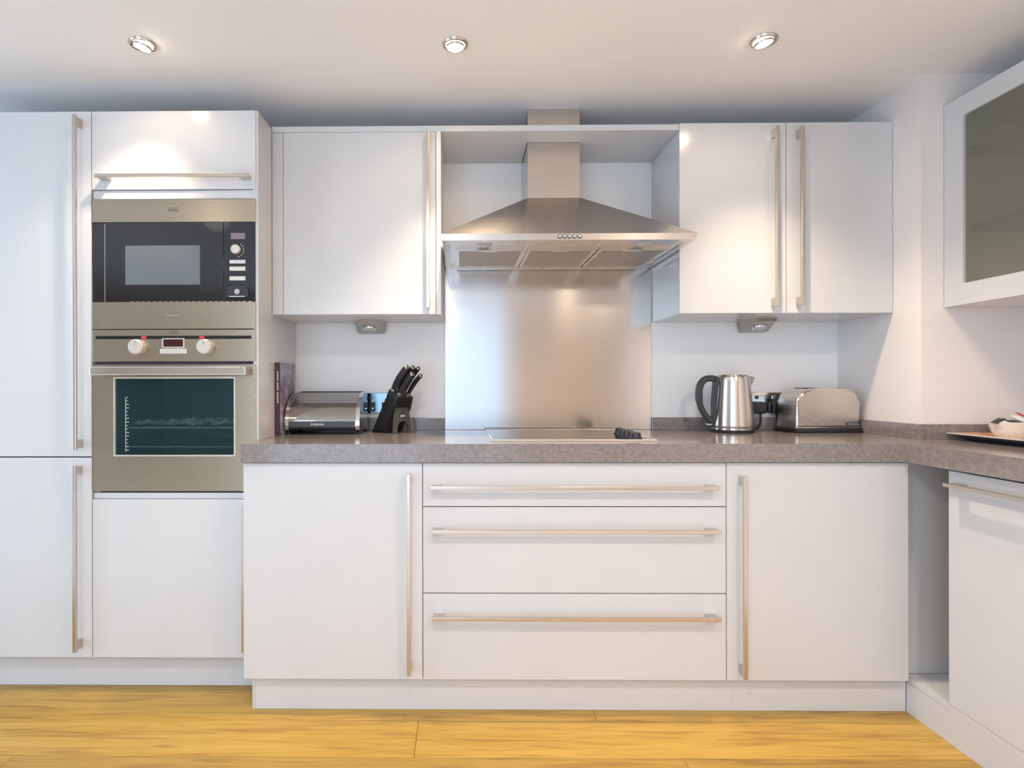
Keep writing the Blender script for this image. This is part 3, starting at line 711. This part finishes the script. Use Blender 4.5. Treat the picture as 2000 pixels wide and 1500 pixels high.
def knife(s, wv, length, thick, label):
    """s: position along top face from back edge, wv: across"""
    root = Vector((.108, 0, .178)) + nx * s + Vector((0, wv, 0))
    t = thing('knife', KB @ root, label, 'knife', 'knives in the knife block')
    n = 9; bm = NB(); rings = []
    for i in range(n):
        f = i / (n - 1); r = thick * (.85 + .25 * math.sin(f * 2.6)) ; c = root + ax * (.004 + f * length) + nx * (.022 * f * f)
        rings.append([bm.verts.new(KB @ (c + nx * (r * math.cos(2 * math.pi * k / 10)) + Vector((0, .72 * r * math.sin(2 * math.pi * k / 10), 0)))) for k in range(10)])
    for A, B in zip(rings, rings[1:]):
        for k in range(10): bm.faces.new((A[k], A[(k + 1) % 10], B[(k + 1) % 10], B[k]))
    bm.faces.new(rings[0]); bm.faces.new(rings[-1][::-1])
    obj('grip', bm, 'black_plastic', t, True)
    e = root + ax * (.004 + length) + nx * .022
    M = KB @ Matrix.Translation(e) @ (ax + nx * .5).to_track_quat('Z', 'Y').to_matrix().to_4x4()
    obj('end_cap', lathe(NB(), [(0, .004), (thick * .55, .004), (thick * .85, .001), (thick * .85, -.004), (0, -.004)], (0, 0, 0), 14, M), 'chrome', t, True)
    M = KB @ Matrix.Translation(root) @ ax.to_track_quat('Z', 'Y').to_matrix().to_4x4()
    obj('bolster', lathe(NB(), [(0, .009), (thick * .92, .009), (thick * .92, .0005), (0, .0005)], (0, 0, 0), 14, M), 'chrome', t, True)
knife(.012, -.030, .118, .0135, 'black-handled knife at the upper left of the knife block')
knife(.014, .000, .118, .0125, 'black-handled knife in the middle of the upper row of the block')
knife(.016, .029, .116, .0115, 'black-handled knife at the far right of the upper row of the block')
knife(.042, -.019, .104, .0125, 'black-handled knife in front of the others in the block')
knife(.046, .026, .100, .0100, 'small black-handled knife leaning out lowest at the right of the block')

# kettle
kc = (1.0790, -.150)
t = thing('kettle', (kc[0], kc[1], Z), 'brushed steel jug kettle with black handle beside the toaster', 'kettle')
obj('power_base', lathe(NB(), [(0, 0), (.079, 0), (.082, .003), (.082, .007), (.078, .009), (0, .009)], (kc[0], kc[1], Z), 48), 'black_plastic', t, True)
obj('body', lathe(NB(), [(0, .0092), (.0785, .0092), (.081, .012), (.081, .020), (.0795, .0215), (.0805, .023), (.0800, .03), (.0745, .110), (.0665, .205), (.0655, .222), (.0640, .226), (.058, .228), (0, .230)], (kc[0], kc[1], Z), 56), 'kettle_steel', t, True)
obj('seam_ring', lathe(NB(), [(.0803, .0205), (.0808, .0212), (.0808, .0222), (.0803, .0229)], (kc[0], kc[1], Z), 48), 'black_plastic', t, True)
lid = obj('lid', lathe(NB(), [(.057, .2285), (.056, .232), (.035, .2355), (0, .2365)], (kc[0], kc[1], Z), 40), 'kettle_steel', t, True)
bm = NB()  # spout
sp = [(.058, -.024, .175), (.058, .024, .175), (.092, 0, .2235), (.060, -.030, .2255), (.060, .030, .2255)]
v = [bm.verts.new((kc[0] + a, kc[1] + b, Z + c)) for a, b, c in sp]
for f in ((0, 2, 3), (1, 4, 2), (0, 1, 2), (2, 4, 3), (0, 3, 4, 1)): bm.faces.new([v[i] for i in f])
obj('spout', bm, 'kettle_steel', t)
bm = NB()   # handle: D loop plus backing strip
P = spline([(-.066, 0, .214), (-.090, 0, .219), (-.116, 0, .212), (-.133, 0, .185), (-.136, 0, .140), (-.128, 0, .100), (-.110, 0, .068), (-.090, 0, .048), (-.080, 0, .040)], 6)
rings = []
for i, p in enumerate(P):
    q = P[min(i + 1, len(P) - 1)] - P[max(i - 1, 0)]; q.normalize(); nn = Vector((-q.z, 0, q.x))
    hh = .0125 if i < len(P) * .55 else .0105
    rings.append([bm.verts.new(Vector((kc[0], kc[1], Z)) + p + nn * a * hh + Vector((0, b * .011, 0))) for a, b in ((-1, -.6), (-.6, -1), (.6, -1), (1, -.6), (1, .6), (.6, 1), (-.6, 1), (-1, .6))])
for A, B in zip(rings, rings[1:]):
    for k in range(8): bm.faces.new((A[k], A[(k + 1) % 8], B[(k + 1) % 8], B[k]))
bm.faces.new(rings[0]); bm.faces.new(rings[-1][::-1])
hd_ = obj('handle', bm, 'dark_grey_plastic', t, True)
bm = NB(); prism(bm, [(kc[0] - .084, Z + .028), (kc[0] - .066, Z + .028), (kc[0] - .055, Z + .223), (kc[0] - .076, Z + .223), (kc[0] - .083, Z + .12)], 'y', kc[1] - .014, kc[1] + .014)
bmesh.ops.bevel(bm, geom=bm.edges[:], offset=.003, segments=2, affect='EDGES')
obj('handle_mount', bm, 'dark_grey_plastic', t, True)
bm = bx(NB(), kc[0] - .108, kc[0] - .078, kc[1] - .010, kc[1] + .010, Z + .026, Z + .036, .003)
sw = obj('switch', bm, 'dark_grey_plastic', t)
box('switch_tip', kc[0] - .1085, kc[0] - .088, kc[1] - .0105, kc[1] + .008, Z + .029, Z + .0345, 'chrome', sw, .001)

# toaster
TM = Matrix.Translation((1.4370, -.125, Z)) @ Matrix.Rotation(math.radians(2.0), 4, 'Z')
t = thing('toaster', (1.4370, -.125, Z), 'rounded stainless steel two-slice toaster in the corner', 'toaster')
def arcprof(hwid, hgt, z0, r, n=8, bulge=.004):
    P = [(-hwid, z0)]
    for k in range(n + 1):
        an = math.radians(180 - 90 * k / n); P.append((-hwid + .006 + r + r * math.cos(an), hgt - r * .92 + r * .92 * math.sin(an)))
    P.append((0, hgt + bulge))
    for k in range(n + 1):
        an = math.radians(90 - 90 * k / n); P.append((hwid - .006 - r + r * math.cos(an), hgt - r * .92 + r * .92 * math.sin(an)))
    P.append((hwid, z0)); return P
bm = prism(NB(), arcprof(.130, .176, .018, .055), 'y', -.074, .074)
bmesh.ops.bevel(bm, geom=[e for e in bm.edges if abs(abs(e.verts[0].co.y) - .074) < 1e-5 and abs(e.verts[0].co.y - e.verts[1].co.y) < 1e-5], offset=.010, segments=3, affect='EDGES')
bmesh.ops.transform(bm, matrix=TM, verts=bm.verts); obj('shell', bm, 'toaster_steel' if 'toaster_steel' in MATS else 'steel_polished', t, True)
bm = bx(NB(), -.135, .135, -.079, .079, 0, .019, .006); bmesh.ops.transform(bm, matrix=TM, verts=bm.verts); obj('base', bm, 'black_plastic', t, True)
for s in (-1, 1):
    bm = bx(NB(), -.070, .070, s * .028 - .012, s * .028 + .012, .1750, .1790, .0005); bmesh.ops.transform(bm, matrix=TM, verts=bm.verts); obj('slot', bm, 'gap_black', t)
bm = bx(NB(), .130, .1480, -.016, .016, .085, .100, .003); bmesh.ops.transform(bm, matrix=TM, verts=bm.verts); obj('lever', bm, 'black_plastic', t)
MM = Matrix.Rotation(math.radians(2.0), 4, 'Z') @ Matrix.Rotation(math.radians(90), 4, 'X')
text('logo', 'Russell', .0135, TM @ Vector((.103, -.0747, .0415)), 'dark_print', t, M=MM)
text('logo', 'Hobbs', .0135, TM @ Vector((.101, -.0747, .0295)), 'dark_print', t, M=MM)
bm = cyl_y(NB(), .074, .0355, -.0748, -.0735, .0065, 20); bmesh.ops.transform(bm, matrix=TM, verts=bm.verts); obj('emblem', bm, 'dark_print', t)

# tray, bowls and their contents
t = thing('serving_tray', (1.84, -.75, Z), 'grey serving tray with a wooden inside on the right worktop', 'tray')
bm = NB()
def rl(x0, x1, y0, y1, z): return [bm.verts.new(p) for p in ((x0, y0, z), (x1, y0, z), (x1, y1, z), (x0, y1, z))]
R = [rl(1.725, 1.945, -.965, -.520, Z), rl(1.668, 2.000, -1.02, -.492, Z + .021), rl(1.672, 1.996, -1.016, -.496, Z + .0235), rl(1.728, 1.942, -.962, -.523, Z + .006)]
for A, B in zip(R, R[1:]):
    for i in range(4): bm.faces.new((A[i], A[(i + 1) % 4], B[(i + 1) % 4], B[i]))
bm.faces.new(R[0][::-1]); bm.faces.new(R[-1]); obj('tray_body', bm, 'tray_grey', t)
bm = NB(); A = rl(1.667, 2.001, -1.021, -.491, Z + .0212); B = rl(1.667, 2.001, -1.021, -.491, Z + .0245); C = rl(1.676, 1.992, -1.012, -.500, Z + .0245); D = rl(1.676, 1.992, -1.012, -.500, Z + .0238)
for p_, q_ in ((A, B), (B, C), (C, D)):
    for i in range(4): bm.faces.new((p_[i], p_[(i + 1) % 4], q_[(i + 1) % 4], q_[i]))
obj('rim', bm, 'tray_rim', t)
bm = NB(); A = rl(1.676, 1.992, -1.012, -.500, Z + .0236); B = rl(1.7285, 1.9415, -.9615, -.5235, Z + .0070)
for i in range(4): bm.faces.new((A[i], A[(i + 1) % 4], B[(i + 1) % 4], B[i]))
obj('liner', bm, 'tray_wood', t)
box('base_board', 1.729, 1.941, -.961, -.524, Z + .0062, Z + .0092, 'tray_wood', t)
def bowl(x, y, label):
    z = Z + .0095
    o = obj('bowl', lathe(NB(), [(0, 0), (.040, 0), (.043, .003), (.052, .025), (.062, .056), (.0625, .058), (.0605, .0585), (.0585, .056), (.049, .026), (.040, .007), (0, .006)], (x, y, z), 44), 'ceramic', None, True)
    return tag(o, label, 'bowl', 'white bowls on the tray')
bowl(1.807, -.583, 'white bowl full of sachets at the near left of the tray')
bowl(1.868, -.705, 'white bowl cut by the right edge of the photo')
def sachet(name, c, size, rot, mat, label):
    bm = NB(); n = 6; G = []
    for i in range(n + 1):
        G.append([bm.verts.new(((i / n - .5) * size[0], (j / n - .5) * size[1], .5 * size[2] * math.sin(math.pi * i / n) * math.sin(math.pi * j / n) + .0012)) for j in range(n + 1)])
    H = [[bm.verts.new((v.co.x, v.co.y, -v.co.z)) for v in r] for r in G]
    for i in range(n):
        for j in range(n):
            bm.faces.new((G[i][j], G[i + 1][j], G[i + 1][j + 1], G[i][j + 1])); bm.faces.new((H[i][j], H[i][j + 1], H[i + 1][j + 1], H[i + 1][j]))
    for i in range(n):
        for a, b in (((i, 0), (i + 1, 0)), ((i, n), (i + 1, n)), ((0, i), (0, i + 1)), ((n, i), (n, i + 1))): bm.faces.new((G[a[0]][a[1]], G[b[0]][b[1]], H[b[0]][b[1]], H[a[0]][a[1]]))
    from mathutils import Euler
    bmesh.ops.transform(bm, matrix=Matrix.Translation(c) @ Euler(rot).to_matrix().to_4x4(), verts=bm.verts)
    tag(obj(name, bm, mat, None, True), label, 'sachet', 'sachets in the bowl')
zb = Z + .0095
sachet('sachet', (1.757, -.590, zb + .062), (.040, .022, .006), (.1, -.35, .3), 'sachet_dark', 'black sachet poking over the left rim of the bowl')
sachet('sachet', (1.785, -.610, zb + .060), (.034, .02, .007), (.2, .15, -.3), 'sachet_dark', 'black sachet lying flat second from the left in the bowl')
sachet('sachet', (1.806, -.596, zb + .0605), (.030, .03, .007), (.1, .05, .5), 'sachet_dark', 'black sachet lying in the middle of the bowl')
sachet('sachet', (1.838, -.580, zb + .066), (.042, .040, .020), (.5, .2, .4), 'foil', 'silver rounded sachet heaped at the right of the bowl')
sachet('sachet', (1.856, -.566, zb + .078), (.030, .024, .006), (.6, .35, .2), 'sachet_red', 'red sachet on top of the silver one in the bowl')
